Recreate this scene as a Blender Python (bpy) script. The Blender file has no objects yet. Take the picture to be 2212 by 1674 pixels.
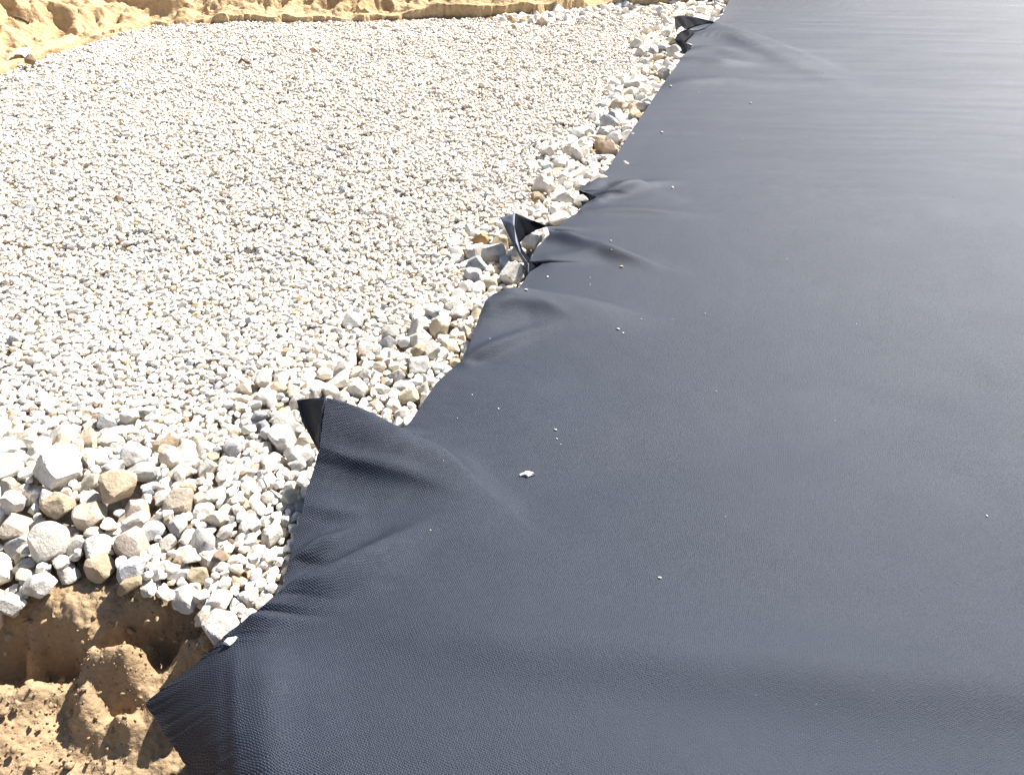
import bpy, math, random
import numpy as np
from mathutils import Vector, Euler, Quaternion

R = math.radians
S = bpy.context.scene
COL = S.collection
random.seed(7)
rng = np.random.default_rng(11)

# ------------------------------------------------------------------ camera
CAM_H, PITCH, FOC = 1.6, 37.0, 1703.0          # metres, degrees down, focal length in units of a 2212 x 1674 picture
cam_d = bpy.data.cameras.new('camera')
cam = bpy.data.objects.new('camera', cam_d)
COL.objects.link(cam)
cam.location = (0, 0, CAM_H)
cam.rotation_euler = (R(90 - PITCH), 0, 0)
cam_d.sensor_fit = 'HORIZONTAL'
cam_d.angle = 2 * math.atan(1106 / FOC)
cam_d.clip_start = 0.05
cam_d.clip_end = 1000
S.camera = cam

# ------------------------------------------------------------------ sky, sun, exposure
SUN_AZ, SUN_EL = 42.0, 47.0                     # azimuth from +Y towards +X
w = bpy.data.worlds.new('World'); S.world = w; w.use_nodes = True
nt = w.node_tree
sky = nt.nodes.new('ShaderNodeTexSky'); sky.sky_type = 'NISHITA'; sky.sun_disc = False
sky.sun_elevation = R(SUN_EL); sky.sun_rotation = R(SUN_AZ)
sky.air_density = 1.0; sky.dust_density = 1.2; sky.ozone_density = 1.0
bg = nt.nodes['Background']; bg.inputs['Strength'].default_value = 0.054
nt.links.new(sky.outputs[0], bg.inputs[0])
sd = bpy.data.lights.new('sun', 'SUN'); sd.energy = 5.0; sd.angle = R(0.5); sd.color = (1, 0.965, 0.91)
sun = bpy.data.objects.new('sun', sd); COL.objects.link(sun)
sv = Vector((math.sin(R(SUN_AZ)) * math.cos(R(SUN_EL)), math.cos(R(SUN_AZ)) * math.cos(R(SUN_EL)), math.sin(R(SUN_EL))))
sun.rotation_euler = (-sv).to_track_quat('-Z', 'Y').to_euler()
sun.location = (3, 3, 6)
S.view_settings.view_transform = 'Standard'; S.view_settings.look = 'None'
S.view_settings.exposure = 1.36; S.view_settings.gamma = 1.0
S.view_settings.use_curve_mapping = False
S.cycles.max_bounces = 6; S.cycles.diffuse_bounces = 3

# ------------------------------------------------------------------ measuring helpers
cp, sp = math.cos(R(PITCH)), math.sin(R(PITCH))
def at(dx, dy, z=0.0):
    """place on the level z seen in direction (dx, dy) of the survey picture"""
    v = Vector(((dx - 1106) / FOC, cp - (dy - 837) / FOC * sp, -sp - (dy - 837) / FOC * cp))
    t = (z - CAM_H) / v.z
    return Vector((v.x * t, v.y * t, z))
def proj(x, y, z):
    d = y * cp + (CAM_H - z) * sp
    return 1106 + FOC * x / d, 837 - FOC * (y * sp - (CAM_H - z) * cp) / d, d

def hash2(ix, iy, seed):
    h = (ix.astype(np.int64) * 374761393 + iy.astype(np.int64) * 668265263 + seed * 1442695041) & 0x7fffffff
    h = ((h ^ (h >> 13)) * 1274126177) & 0x7fffffff
    h = (h ^ (h >> 16))
    return (h & 0xffff) / 65535.0
def noise2(x, y, seed=0):
    x = np.asarray(x, float); y = np.asarray(y, float)
    ix = np.floor(x); iy = np.floor(y); fx = x - ix; fy = y - iy
    ux = fx * fx * fx * (fx * (fx * 6 - 15) + 10); uy = fy * fy * fy * (fy * (fy * 6 - 15) + 10)
    a = hash2(ix, iy, seed); b = hash2(ix + 1, iy, seed); c = hash2(ix, iy + 1, seed); d = hash2(ix + 1, iy + 1, seed)
    return ((a + (b - a) * ux) * (1 - uy) + (c + (d - c) * ux) * uy) * 2 - 1
def fbm(x, y, seed=0, octs=4, gain=0.5):
    s = 0; a = 1
    for k in range(octs):
        s = s + a * noise2(x * 2 ** k + 17.3 * k, y * 2 ** k - 9.1 * k, seed + k); a *= gain
    return s
def sstep(a, b, x):
    t = np.clip((x - a) / (b - a), 0, 1); return t * t * (3 - 2 * t)
def inpoly(px, py, poly):
    c = np.zeros(px.shape, bool); n = len(poly)
    for i in range(n):
        x1, y1 = poly[i]; x2, y2 = poly[(i + 1) % n]
        if y1 == y2: continue
        k = ((y1 > py) != (y2 > py)) & (px < (x2 - x1) * (py - y1) / (y2 - y1) + x1)
        c ^= k
    return c
def polydist(px, py, pts):
    best = np.full(px.shape, 1e9)
    for (x1, y1), (x2, y2) in zip(pts[:-1], pts[1:]):
        dx, dy = x2 - x1, y2 - y1; L = dx * dx + dy * dy + 1e-12
        t = np.clip(((px - x1) * dx + (py - y1) * dy) / L, 0, 1)
        best = np.minimum(best, np.hypot(px - x1 - t * dx, py - y1 - t * dy))
    return best

# ------------------------------------------------------------------ mesh helpers
def mesh_np(name, V, F, mat, smooth=True):
    me = bpy.data.meshes.new(name)
    V = np.asarray(V, np.float32); F = np.asarray(F, np.int32)
    me.vertices.add(len(V)); me.vertices.foreach_set('co', V.ravel())
    k = F.shape[1]
    me.loops.add(F.size); me.loops.foreach_set('vertex_index', F.ravel())
    me.polygons.add(len(F)); me.polygons.foreach_set('loop_start', np.arange(0, F.size, k, dtype=np.int32))
    me.polygons.foreach_set('use_smooth', np.full(len(F), smooth))
    me.update(calc_edges=True); me.validate()
    if mat: me.materials.append(mat)
    return me
def grid_faces(nr, nc):
    i = np.arange(nr - 1)[:, None] * nc + np.arange(nc - 1)[None, :]
    i = i.ravel()
    return np.stack([i, i + 1, i + nc + 1, i + nc], 1)
def link(name, me, parent=None, loc=None, **props):
    o = bpy.data.objects.new(name, me); COL.objects.link(o)
    if parent: o.parent = parent
    if loc is not None: o.location = loc
    for k, v in props.items(): o[k] = v
    return o

# ------------------------------------------------------------------ materials
def newmat(name):
    m = bpy.data.materials.new(name); m.use_nodes = True
    n = m.node_tree; b = n.nodes['Principled BSDF']
    return m, n, b
def N(n, t, **kw):
    q = n.nodes.new(t)
    for k, v in kw.items(): setattr(q, k, v)
    return q
def mixc(n, fac, a, b, mode='MIX'):
    q = N(n, 'ShaderNodeMix', data_type='RGBA', blend_type=mode)
    for i, v in ((0, fac), (6, a), (7, b)):
        if hasattr(v, 'is_linked'): n.links.new(v, q.inputs[i])
        else: q.inputs[i].default_value = v
    return q.outputs[2]
def noise(n, scale, detail=3, rough=0.5, vec=None):
    q = N(n, 'ShaderNodeTexNoise'); q.inputs['Scale'].default_value = scale
    q.inputs['Detail'].default_value = detail; q.inputs['Roughness'].default_value = rough
    if vec is not None: n.links.new(vec, q.inputs['Vector'])
    return q.outputs[0]
def ramp(n, v, stops):
    q = N(n, 'ShaderNodeValToRGB'); e = q.color_ramp.elements
    while len(e) < len(stops): e.new(0.5)
    for el, (p, c) in zip(e, stops):
        el.position = p; el.color = (*c, 1) if len(c) == 3 else c
    n.links.new(v, q.inputs[0]); return q.outputs[0]
def math_(n, op, a, b=0.0, c=None):
    q = N(n, 'ShaderNodeMath', operation=op)
    for i, v in enumerate((a, b) if c is None else (a, b, c)):
        if hasattr(v, 'is_linked'): n.links.new(v, q.inputs[i])
        else: q.inputs[i].default_value = v
    return q.outputs[0]

def stone_material(name, source):
    m, n, b = newmat(name)
    if source == 'instancer':
        a = N(n, 'ShaderNodeAttribute', attribute_type='INSTANCER', attribute_name='scol'); col = a.outputs['Color']
    else:
        a = N(n, 'ShaderNodeObjectInfo'); col = a.outputs['Color']
    oi = N(n, 'ShaderNodeObjectInfo')
    tc = N(n, 'ShaderNodeTexCoord')
    vm = N(n, 'ShaderNodeVectorMath', operation='ADD')
    sc = N(n, 'ShaderNodeVectorMath', operation='SCALE'); n.links.new(oi.outputs['Location'], sc.inputs[0]); sc.inputs[3].default_value = 31.0
    n.links.new(tc.outputs['Object'], vm.inputs[0]); n.links.new(sc.outputs[0], vm.inputs[1])
    v = vm.outputs[0]
    blot = ramp(n, noise(n, 1.6, 4, 0.6, v), [(0.30, (0.80, 0.74, 0.66)), (0.52, (1, 1, 1)), (0.75, (1.0, 0.97, 0.92))])
    c1 = mixc(n, 0.8, col, blot, 'MULTIPLY')
    rust = ramp(n, noise(n, 2.3, 5, 0.65, v), [(0.60, (0, 0, 0)), (0.72, (1, 1, 1))])
    c2 = mixc(n, math_(n, 'MULTIPLY', rust, 0.22), c1, (0.42, 0.27, 0.13, 1))
    pit = ramp(n, noise(n, 9, 3, 0.7, v), [(0.28, (0.35, 0.3, 0.26)), (0.36, (1, 1, 1))])
    c3 = mixc(n, 0.7, c2, pit, 'MULTIPLY')
    if source != 'instancer':
        vn = noise(n, 2.1, 5, 0.62, v)
        vein = ramp(n, math_(n, 'ABSOLUTE', math_(n, 'SUBTRACT', vn, 0.5)), [(0.0, (0.42, 0.38, 0.33)), (0.018, (1, 1, 1))])
        gate = ramp(n, noise(n, 1.1, 2, 0.5, v), [(0.48, (0, 0, 0)), (0.6, (1, 1, 1))])
        c3 = mixc(n, math_(n, 'MULTIPLY', gate, 0.7), c3, vein, 'MULTIPLY')
        big = ramp(n, noise(n, 0.9, 3, 0.55, v), [(0.38, (0.72, 0.70, 0.68)), (0.6, (1, 1, 1))])
        c3 = mixc(n, 0.75, c3, big, 'MULTIPLY')
    n.links.new(c3, b.inputs['Base Color'])
    b.inputs['Roughness'].default_value = 0.85
    b.inputs['Specular IOR Level'].default_value = 0.25
    bp = N(n, 'ShaderNodeBump'); bp.inputs['Strength'].default_value = 0.45 if source == 'instancer' else 0.9; bp.inputs['Distance'].default_value = 0.002 if source == 'instancer' else 0.006
    h = math_(n, 'ADD', noise(n, 5, 5, 0.65, v), math_(n, 'MULTIPLY', noise(n, 22, 3, 0.6, v), 0.35))
    n.links.new(h, bp.inputs['Height']); n.links.new(bp.outputs[0], b.inputs['Normal'])
    return m
M_STONE_I = stone_material('limestone_gravel', 'instancer')
M_STONE = stone_material('limestone_block', 'object')

def sand_material(name, c_lo, c_hi, scale=1.0, crumb=0.006, foot_shade=None):
    m, n, b = newmat(name)
    g = N(n, 'ShaderNodeNewGeometry'); p = g.outputs['Position']
    n1 = noise(n, 3.0 * scale, 5, 0.6, p)
    n2 = noise(n, 45 * scale, 4, 0.7, p)
    c = ramp(n, n1, [(0.3, c_lo), (0.7, c_hi)])
    c = mixc(n, 0.45, c, ramp(n, n2, [(0.3, (0.62, 0.58, 0.52)), (0.6, (1.05, 1.03, 1.0))]), 'MULTIPLY')
    spk = ramp(n, noise(n, 230 * scale, 2, 0.6, p), [(0.66, (0, 0, 0)), (0.72, (1, 1, 1))])
    c = mixc(n, math_(n, 'MULTIPLY', spk, 0.4), c, (0.62, 0.5, 0.36, 1))
    if foot_shade:                      # painted shade: dark brown low down, for the unlit foot of the bank
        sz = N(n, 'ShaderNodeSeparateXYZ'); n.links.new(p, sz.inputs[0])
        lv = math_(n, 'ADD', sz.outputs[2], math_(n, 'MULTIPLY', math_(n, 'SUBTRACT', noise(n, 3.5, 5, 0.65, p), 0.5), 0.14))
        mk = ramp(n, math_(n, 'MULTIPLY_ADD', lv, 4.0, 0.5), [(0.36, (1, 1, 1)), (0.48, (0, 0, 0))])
        c = mixc(n, mk, c, (*foot_shade, 1))
    n.links.new(c, b.inputs['Base Color'])
    b.inputs['Roughness'].default_value = 0.95; b.inputs['Specular IOR Level'].default_value = 0.1
    bp = N(n, 'ShaderNodeBump'); bp.inputs['Strength'].default_value = 0.9; bp.inputs['Distance'].default_value = crumb
    vo = N(n, 'ShaderNodeTexVoronoi'); vo.inputs['Scale'].default_value = 85 * scale; n.links.new(p, vo.inputs['Vector'])
    h = math_(n, 'ADD', noise(n, 60 * scale, 5, 0.7, p), math_(n, 'MULTIPLY', vo.outputs['Distance'], -0.45))
    n.links.new(h, bp.inputs['Height']); n.links.new(bp.outputs[0], b.inputs['Normal'])
    return m
M_DIRT = sand_material('damp_sandy_dirt', (0.31, 0.213, 0.125), (0.43, 0.315, 0.192))
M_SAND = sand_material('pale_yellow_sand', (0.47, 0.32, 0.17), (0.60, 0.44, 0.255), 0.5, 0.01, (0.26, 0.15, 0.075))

def fabric_material(name, base, rough, strength, spec=0.5):
    m, n, b = newmat(name)
    uv = N(n, 'ShaderNodeAttribute', attribute_type='GEOMETRY', attribute_name='weave')
    sx = N(n, 'ShaderNodeSeparateXYZ')
    hem = N(n, 'ShaderNodeAttribute', attribute_type='GEOMETRY', attribute_name='hem')
    # the threads wander a little
    wob = N(n, 'ShaderNodeTexNoise'); wob.inputs['Scale'].default_value = 16.0; wob.inputs['Detail'].default_value = 3; n.links.new(uv.outputs['Vector'], wob.inputs['Vector'])
    sub = N(n, 'ShaderNodeVectorMath', operation='MULTIPLY_ADD')
    n.links.new(wob.outputs['Color'], sub.inputs[0]); sub.inputs[1].default_value = (0.018, 0.018, 0); n.links.new(uv.outputs['Vector'], sub.inputs[2])
    n.links.new(sub.outputs[0], sx.inputs[0])
    K = 2 * math.pi / 0.0062
    wx = math_(n, 'SINE', math_(n, 'MULTIPLY', sx.outputs[0], K)); wy = math_(n, 'SINE', math_(n, 'MULTIPLY', sx.outputs[1], K * 0.9))
    wv = math_(n, 'ADD', math_(n, 'MULTIPLY', math_(n, 'ADD', wx, wy), 0.22), math_(n, 'MULTIPLY', math_(n, 'MULTIPLY', wx, wy), 0.75))
    fine = math_(n, 'MULTIPLY', noise(n, 320, 3, 0.7, uv.outputs['Vector']), math_(n, 'SUBTRACT', 1.0, math_(n, 'MULTIPLY', hem.outputs['Fac'], 0.6)))
    mid = noise(n, 95, 3, 0.65, uv.outputs['Vector'])
    h = math_(n, 'ADD', math_(n, 'MULTIPLY', wv, math_(n, 'ADD', math_(n, 'MULTIPLY', hem.outputs['Fac'], math_(n, 'ADD', math_(n, 'MULTIPLY', noise(n, 11, 3, 0.6, uv.outputs['Vector']), 0.9), 0.15)), math_(n, 'MULTIPLY', noise(n, 5, 3, 0.6, uv.outputs['Vector']), 0.26))), math_(n, 'ADD', math_(n, 'MULTIPLY', fine, 0.9), math_(n, 'MULTIPLY', mid, math_(n, 'SUBTRACT', 0.45, math_(n, 'MULTIPLY', hem.outputs['Fac'], 0.3)))))
    bp = N(n, 'ShaderNodeBump'); bp.inputs['Strength'].default_value = strength; bp.inputs['Distance'].default_value = 0.0022
    n.links.new(h, bp.inputs['Height']); n.links.new(bp.outputs[0], b.inputs['Normal'])
    dust = ramp(n, noise(n, 1.3, 6, 0.6, uv.outputs['Vector']), [(0.35, base), (0.75, tuple(c * 1.12 + 0.001 for c in base))])
    lint = ramp(n, noise(n, 130, 2, 0.5, uv.outputs['Vector']), [(0.77, (0, 0, 0)), (0.79, (1, 1, 1))])
    c = mixc(n, math_(n, 'MULTIPLY', lint, 0.25), dust, (0.35, 0.34, 0.32, 1))
    n.links.new(c, b.inputs['Base Color'])
    rr = math_(n, 'ADD', math_(n, 'MULTIPLY', noise(n, 2.2, 4, 0.6, uv.outputs['Vector']), 0.05), rough - 0.025)
    n.links.new(rr, b.inputs['Roughness'])
    b.inputs['Specular IOR Level'].default_value = spec
    b.inputs['Specular Tint'].default_value = (.80, .88, 1, 1)
    return m
M_SHEET = fabric_material('black_woven_geotextile', (0.0185, 0.0220, 0.0335), 0.56, 0.85, 0.28)
M_UNDER_SHADE = fabric_material('geotextile_underside_painted_shade', (0.0025, 0.003, 0.006), 0.7, 0.45, 0.06)  # same fabric, with the shade inside the folds put into its colour
M_FRAYED_SHADE = fabric_material('geotextile_frayed_underside_painted_shade', (0.007, 0.008, 0.012), 0.5, 1.0, 0.35)  # frayed underside, darkened in colour for the side turned from the sun
M_HEM_LIT = fabric_material('geotextile_hem_painted_sunlit', (0.08, 0.09, 0.12), 0.55, 0.4)  # same fabric, lightened in colour for the strip the sun strikes

def plain(name, c, rough=0.8):
    m, n, b = newmat(name)
    tc = N(n, 'ShaderNodeTexCoord')
    k = ramp(n, noise(n, 9, 4, 0.6, tc.outputs['Object']), [(0.3, tuple(x * 0.7 for x in c)), (0.7, c)])
    n.links.new(k, b.inputs['Base Color']); b.inputs['Roughness'].default_value = rough
    return m
M_CRUMB = plain('white_stone_crumb', (0.78, 0.74, 0.66))
M_CRUMBY = plain('cream_stone_crumb', (0.66, 0.58, 0.36))
M_WOOD = plain('weathered_brown_wood', (0.16, 0.10, 0.055))
M_CLOTH = plain('white_plastic_film', (0.8, 0.8, 0.8), 0.5)

# ------------------------------------------------------------------ the sheet's free edge: (dx, dy, height)
EDGE = [(640, 2080, .03), (545, 1880, .0), (470, 1760, -.04), (415, 1674, -.07), (360, 1590, -.095), (326, 1540, -.11), (312, 1520, -.11),
        (322, 1510, -.10), (350, 1488, -.075), (415, 1440, -.03), (465, 1392, .015), (485, 1372, .03), (540, 1330, .05), (578, 1300, .07),
        (603, 1276, .055), (615, 1252, .035), (624, 1215, .03), (640, 1150, .045), (655, 1090, .075), (672, 1030, .10), (682, 1000, .12),
        (690, 968, .15), (697, 915, .19), (705, 857, .235), (735, 872, .20), (790, 899, .12), (848, 924, .055), (870, 924, .03),
        (886, 913, .03), (902, 888, .03), (940, 830, .03), (975, 797, .03), (1002, 775, .035), (1014, 748, .04), (1028, 702, .06),
        (1042, 665, .085), (1050, 648, .10), (1058, 640, .10), (1085, 634, .07), (1118, 627, .03), (1128, 612, .03), (1144, 588, .03),
        (1158, 579, .03), (1173, 570, .035), (1158, 567, .04), (1144, 564, .045), (1157, 536, .04), (1175, 521, .035), (1188, 508, .045),
        (1184, 498, .05), (1182, 489, .06), (1196, 489, .045), (1211, 489, .03), (1218, 476, .03), (1246, 461, .03), (1258, 445, .03),
        (1275, 434, .035), (1291, 425, .03), (1270, 418, .04), (1250, 411, .05), (1268, 398, .05), (1292, 384, .04), (1316, 362, .03),
        (1334, 330, .03), (1360, 290, .03), (1400, 230, .03), (1430, 185, .03), (1465, 137, .03), (1477, 118, .03), (1497, 99, .03),
        (1480, 91, .03), (1490, 78, .03), (1505, 66, .03), (1488, 63, .035), (1505, 57, .04), (1525, 51, .04), (1545, 48, .03),
        (1563, 30, .03), (1575, 0, .03), (1600, -60, .03), (1660, -110, .03)]
EW = [at(*e) for e in EDGE]
EWC = [Vector((-0.05, -1.2, .03)), Vector((-0.38, -0.2, .03))] + EW + [Vector((3.4, 13.0, .03))]
EDGE_XY = [(p.x, p.y) for p in EWC]

def W(pts):
    return [(at(x, y, .03 + h).x, at(x, y, .03 + h).y, h) for x, y, h in pts]
RIDGES = [  # points, width towards the camera, width away from it
    (W([(705, 857, .205), (780, 885, .155), (855, 921, .115), (960, 968, .065), (1030, 1040, .03), (1090, 1095, 0)]), .15, .045),
    (W([(683, 1015, .024), (780, 1030, .016), (900, 1045, .008), (1000, 1070, 0)]), .022, .03),
    (W([(690, 950, .010), (760, 960, .006), (830, 985, 0)]), .02, .02),
    (W([(650, 1110, .028), (730, 1110, .018), (800, 1118, 0)]), .028, .028),
    (W([(628, 1205, .03), (690, 1165, .03), (790, 1140, 0)]), .03, .02),
    (W([(560, 1312, .035), (603, 1276, .045), (680, 1238, .05), (760, 1200, .04), (860, 1155, .015), (960, 1120, 0)]), .06, .028),
    (W([(1052, 643, .075), (1130, 630, .06), (1230, 640, .045), (1320, 660, .02), (1420, 695, 0)]), .11, .035),
    (W([(1035, 700, .008), (1110, 668, .012), (1180, 672, .008), (1250, 700, 0)]), .03, .03),
    (W([(1004, 770, .022), (1060, 745, .02), (1150, 715, .01), (1230, 700, 0)]), .03, .03),
    (W([(1182, 490, .035), (1240, 505, .045), (1330, 540, .025), (1440, 585, 0)]), .05, .022),
    (W([(1190, 560, .012), (1300, 540, .02), (1400, 560, .01), (1500, 600, 0)]), .05, .05),
    (W([(1250, 411, .025), (1300, 385, .034), (1380, 398, .018), (1500, 440, 0)]), .09, .035),
    (W([(1291, 424, .02), (1350, 400, .03), (1420, 392, .01), (1480, 392, 0)]), .04, .04),
    (W([(1258, 450, .015), (1400, 452, .015), (1550, 470, 0)]), .03, .05),
    (W([(1553, 50, .03), (1620, 70, .036), (1720, 110, .024), (1850, 170, 0)]), .16, .06),
    (W([(1490, 66, .02), (1580, 75, .022), (1700, 130, .014), (1900, 215, 0)]), .10, .10),
    (W([(1480, 92, .03), (1560, 100, .03), (1650, 130, 0)]), .08, .08),
    (W([(1478, 120, .02), (1560, 125, .035), (1640, 140, 0)]), .07, .09),
    (W([(1440, 175, .02), (1560, 170, .02), (1700, 190, 0)]), .08, .08),
]
cr1 = at(482, 1385, .03); cr2 = at(478, 1674, .03)
def ridge_field(x, y):
    sh = x.shape; x = x.ravel(); y = y.ravel(); z = np.zeros(x.shape)
    for pts, wf, wb in RIDGES:
        P = np.array(pts); sgl = np.append(0, np.cumsum(np.hypot(*np.diff(P[:, :2], axis=0).T)))
        q = np.linspace(0, sgl[-1], 34); C_ = np.stack([np.interp(q, sgl, P[:, i]) for i in range(3)], 1)
        kq = np.array([1, 2, 3, 2, 1]) / 9
        C_ = np.stack([np.convolve(np.pad(C_[:, i], 2, 'reflect', reflect_type='odd'), kq, 'valid') for i in range(3)], 1)
        T_ = np.gradient(C_[:, :2], axis=0); T_ /= np.linalg.norm(T_, axis=1)[:, None]
        m = 2.6 * max(wf, wb)
        k = np.where((x > C_[:, 0].min() - m) & (x < C_[:, 0].max() + m) & (y > C_[:, 1].min() - m) & (y < C_[:, 1].max() + m))[0]
        if not len(k): continue
        dx = x[k, None] - C_[None, :, 0]; dy = y[k, None] - C_[None, :, 1]
        along = dx * T_[None, :, 0] + dy * T_[None, :, 1]
        d2 = dx * dx + dy * dy; dm = d2.min(1)
        s2 = (.35 * wf) ** 2 + .15 * dm
        w_ = np.exp(-(d2 - dm[:, None]) / (2 * s2[:, None])); w_ /= w_.sum(1)[:, None]
        hh = (w_ * C_[None, :, 2]).sum(1); sd_ = (w_ * (dy * T_[None, :, 0] - dx * T_[None, :, 1])).sum(1)
        f_ = sstep(-.4 * wb, .4 * wb, sd_); wd = wf * (1 - f_) + wb * f_
        st_ = sgl[-1] / 33
        d = np.sqrt(np.maximum(dm - (st_ * .5) ** 2, 0) + 1e-9)
        zz = hh * np.exp(-(d / wd) ** 1.9)
        z[k] += zz
    return z.reshape(sh)
def sheet_z(x, y):
    x = np.asarray(x, float); y = np.asarray(y, float)
    z = .03 + ridge_field(x, y)
    # wrinkles that run out from the edge, finer and more level further away
    far = sstep(2.6, 5.5, y)
    z = z + far * (0.0026 * noise2(x * .9 + 3, y * 6.5 + x * 1.1, 31) + .0018 * noise2(x * 1.5, y * 14 + x * 1.2, 32)
                   + .0010 * noise2(x * 3.0, y * 30 + x * 2.0, 35))
    z = z + (1 - far) * (.0022 * noise2(x * 1.6 + 4, y * 4.5 + x * 2, 36))
    z = z + .010 * noise2(x * .9, y * 1.1 + 5, 33) + .0015 * noise2(x * 3.6 + 2, y * 3.9, 34)
    z = z + .0004 * fbm(x * 14, y * 14, 40, 3)
    # slack drape across the near right side
    z = z + .022 * np.exp(-((y - (1.12 - .10 * (x + .2))) / .10) ** 2) * sstep(-.45, .0, x) * sstep(2.2, .9, x)
    z = z - .012 * np.exp(-((y - (1.60 + .28 * (x))) / .16) ** 2) * sstep(-.4, .2, x)
    # corner turned down left of the crease
    t = (y - cr2.y) / (cr1.y - cr2.y)
    xc = cr2.x + (cr1.x - cr2.x) * t
    z = z - .62 * .009 * np.log1p(np.exp(np.clip((xc - x) / .009, -30, 30))) * sstep(.3, .6, y)
    groove = sstep(cr1.y + .03, cr1.y - .12, y)
    z = z + .013 * (sstep(.0, .035, x - xc) - sstep(.05, .30, x - xc)) * groove
    z = z + .010 * np.exp(-((x - xc - .10) / .045) ** 2) * groove
    return z

# ------------------------------------------------------------------ ground shapes
DP = [(-150, 1300, -.06), (0, 1330, -.035), (100, 1262, -.03), (200, 1240, -.03), (270, 1290, -.03), (330, 1300, -.035), (440, 1350, -.05), (560, 1290, -.06),
      (18, 1350, -.03), (42, 1322, -.025), (100, 1331, -.02), (145, 1352, -.02), (181, 1370, -.02), (218, 1388, -.02), (262, 1378, -.02), (290, 1342, -.02),
      (390, 1340, -.025), (436, 1358, -.04),
      (30, 1395, -.15), (60, 1390, -.15), (110, 1396, -.15), (140, 1422, -.18), (170, 1445, -.20), (200, 1468, -.215), (100, 1440, -.205), (60, 1440, -.205), (20, 1440, -.20), (260, 1482, -.225), (60, 1460, -.19), (130, 1460, -.20),
      (330, 1400, -.155), (378, 1400, -.16), (302, 1450, -.21), (360, 1450, -.21), (430, 1410, -.17), (300, 1395, -.12),
      (225, 1404, -.02), (246, 1420, -.035), (252, 1440, -.09), (196, 1385, -.015),
      (-60, 1500, -.13), (9, 1508, -.11), (60, 1480, -.085), (91, 1474, -.08), (136, 1478, -.085), (181, 1497, -.095), (224, 1509, -.105), (266, 1527, -.125), (330, 1540, -.17),
      (120, 1540, -.20), (181, 1560, -.25), (257, 1568, -.26), (287, 1552, -.24), (215, 1600, -.24), (150, 1590, -.215),
      (222, 1640, -.25), (257, 1610, -.25), (315, 1575, -.245), (350, 1674, -.27), (420, 1700, -.27), (300, 1760, -.29),
      (30, 1546, -.15), (91, 1585, -.17), (91, 1652, -.21), (0, 1640, -.17), (150, 1700, -.25), (0, 1750, -.24), (-200, 1600, -.15), (-200, 1400, -.1),
      (500, 1500, -.24), (600, 1600, -.25), (700, 1400, -.15), (800, 1600, -.2), (400, 1900, -.3), (0, 1950, -.28)]
def deeper(x, y, z):
    return .055 if (z <= -.15 and 1380 < y < 1472) else .035 if (z <= -.2 and 1535 < y < 1572) else 0
DPW = np.array([[*at(x, y, z)[:2], z - deeper(x, y, z)] for x, y, z in DP] +
               [[-2.2, 1.7, -.09], [-1.5, 1.75, -.09], [-.8, 1.75, -.09], [0, 1.6, -.09], [.6, 1.4, -.09], [-2.3, .9, -.08], [-2.3, .2, -.2], [0, .2, -.25], [.6, .8, -.2], [-1, .2, -.28]])
_P = DPW[:, :2]; _n = len(_P)
_A = np.zeros((_n + 1, _n + 1)); _A[:_n, :_n] = np.hypot(_P[:, None, 0] - _P[None, :, 0], _P[:, None, 1] - _P[None, :, 1]) + np.eye(_n) * -.003
_A[_n, :_n] = _A[:_n, _n] = 1
_c = np.linalg.solve(_A, np.append(DPW[:, 2], 0))
_gx = np.arange(-2.6, .9, .008); _gy = np.arange(-.1, 2.0, .008)
_GX, _GY = np.meshgrid(_gx, _gy); _B = np.full(_GX.shape, _c[_n])
for i in range(_n): _B += _c[i] * np.hypot(_GX - _P[i, 0], _GY - _P[i, 1])
_k = np.exp(-(np.arange(-4, 5) / 1.7) ** 2 / 2); _k /= _k.sum()
_B = sum(_k[j] * np.roll(_B, j - 4, 0) for j in range(9)); _B = sum(_k[j] * np.roll(_B, j - 4, 1) for j in range(9))
def dirt_z(x, y):
    sh = x.shape; x = x.ravel(); y = y.ravel()
    xw = x + .014 * fbm(x * 7, y * 7, 50, 2, .5) + .003 * noise2(x * 28, y * 28, 52)
    yw = y + .014 * fbm(x * 7 + 7, y * 7, 55, 2, .5) + .003 * noise2(x * 28, y * 28, 57)
    u_ = np.clip((xw + 2.6) / .008, 8, len(_gx) - 10); v_ = np.clip((yw + .1) / .008, 8, len(_gy) - 10)
    iu = u_.astype(int); iv = v_.astype(int); fu = u_ - iu; fv = v_ - iv
    z = (_B[iv, iu] * (1 - fu) + _B[iv, iu + 1] * fu) * (1 - fv) + (_B[iv + 1, iu] * (1 - fu) + _B[iv + 1, iu + 1] * fu) * fv
    z = z + .008 * fbm(x * 8, y * 8, 60, 3) + .0060 * fbm(x * 34, y * 34, 61, 5, .66)
    lump = np.abs(noise2(x * 55, y * 55, 66)); z = z + .005 * (1 - lump) ** 3 * sstep(-.1, .5, noise2(x * 9, y * 9, 67))
    blk = np.abs(noise2(x * 17, y * 17, 68)); z = z + .010 * (1 - blk) ** 2 * sstep(.0, .4, noise2(x * 5, y * 5, 69))
    z = np.maximum(z, -.46)
    return z.reshape(sh)

BANK = [(-900, 420), (-500, 290), (-200, 214), (0, 160), (60, 133), (90, 122), (170, 97), (260, 68), (340, 53), (430, 50), (500, 49), (640, 48), (800, 46),
        (1000, 38), (1120, 34), (1200, 26), (1330, 16), (1450, 10), (1560, 4), (1700, -4)]
BW = [at(x, y, -.02) for x, y in BANK]
BXY = [(-9.5, -5), (-9.0, 0), (-7.2, 2.3)] + [(p.x, p.y) for p in BW] + [(3.6, 8.8), (4.6, 12.5), (9, 14)]
heap = at(150, 1050)
def bed_z(x, y):
    return -.062 + .006 * noise2(x * 1.3, y * 1.3, 70) + .085 * np.exp(-(((x - heap.x) / .45) ** 2 + ((y - heap.y) / .17) ** 2))

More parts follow.
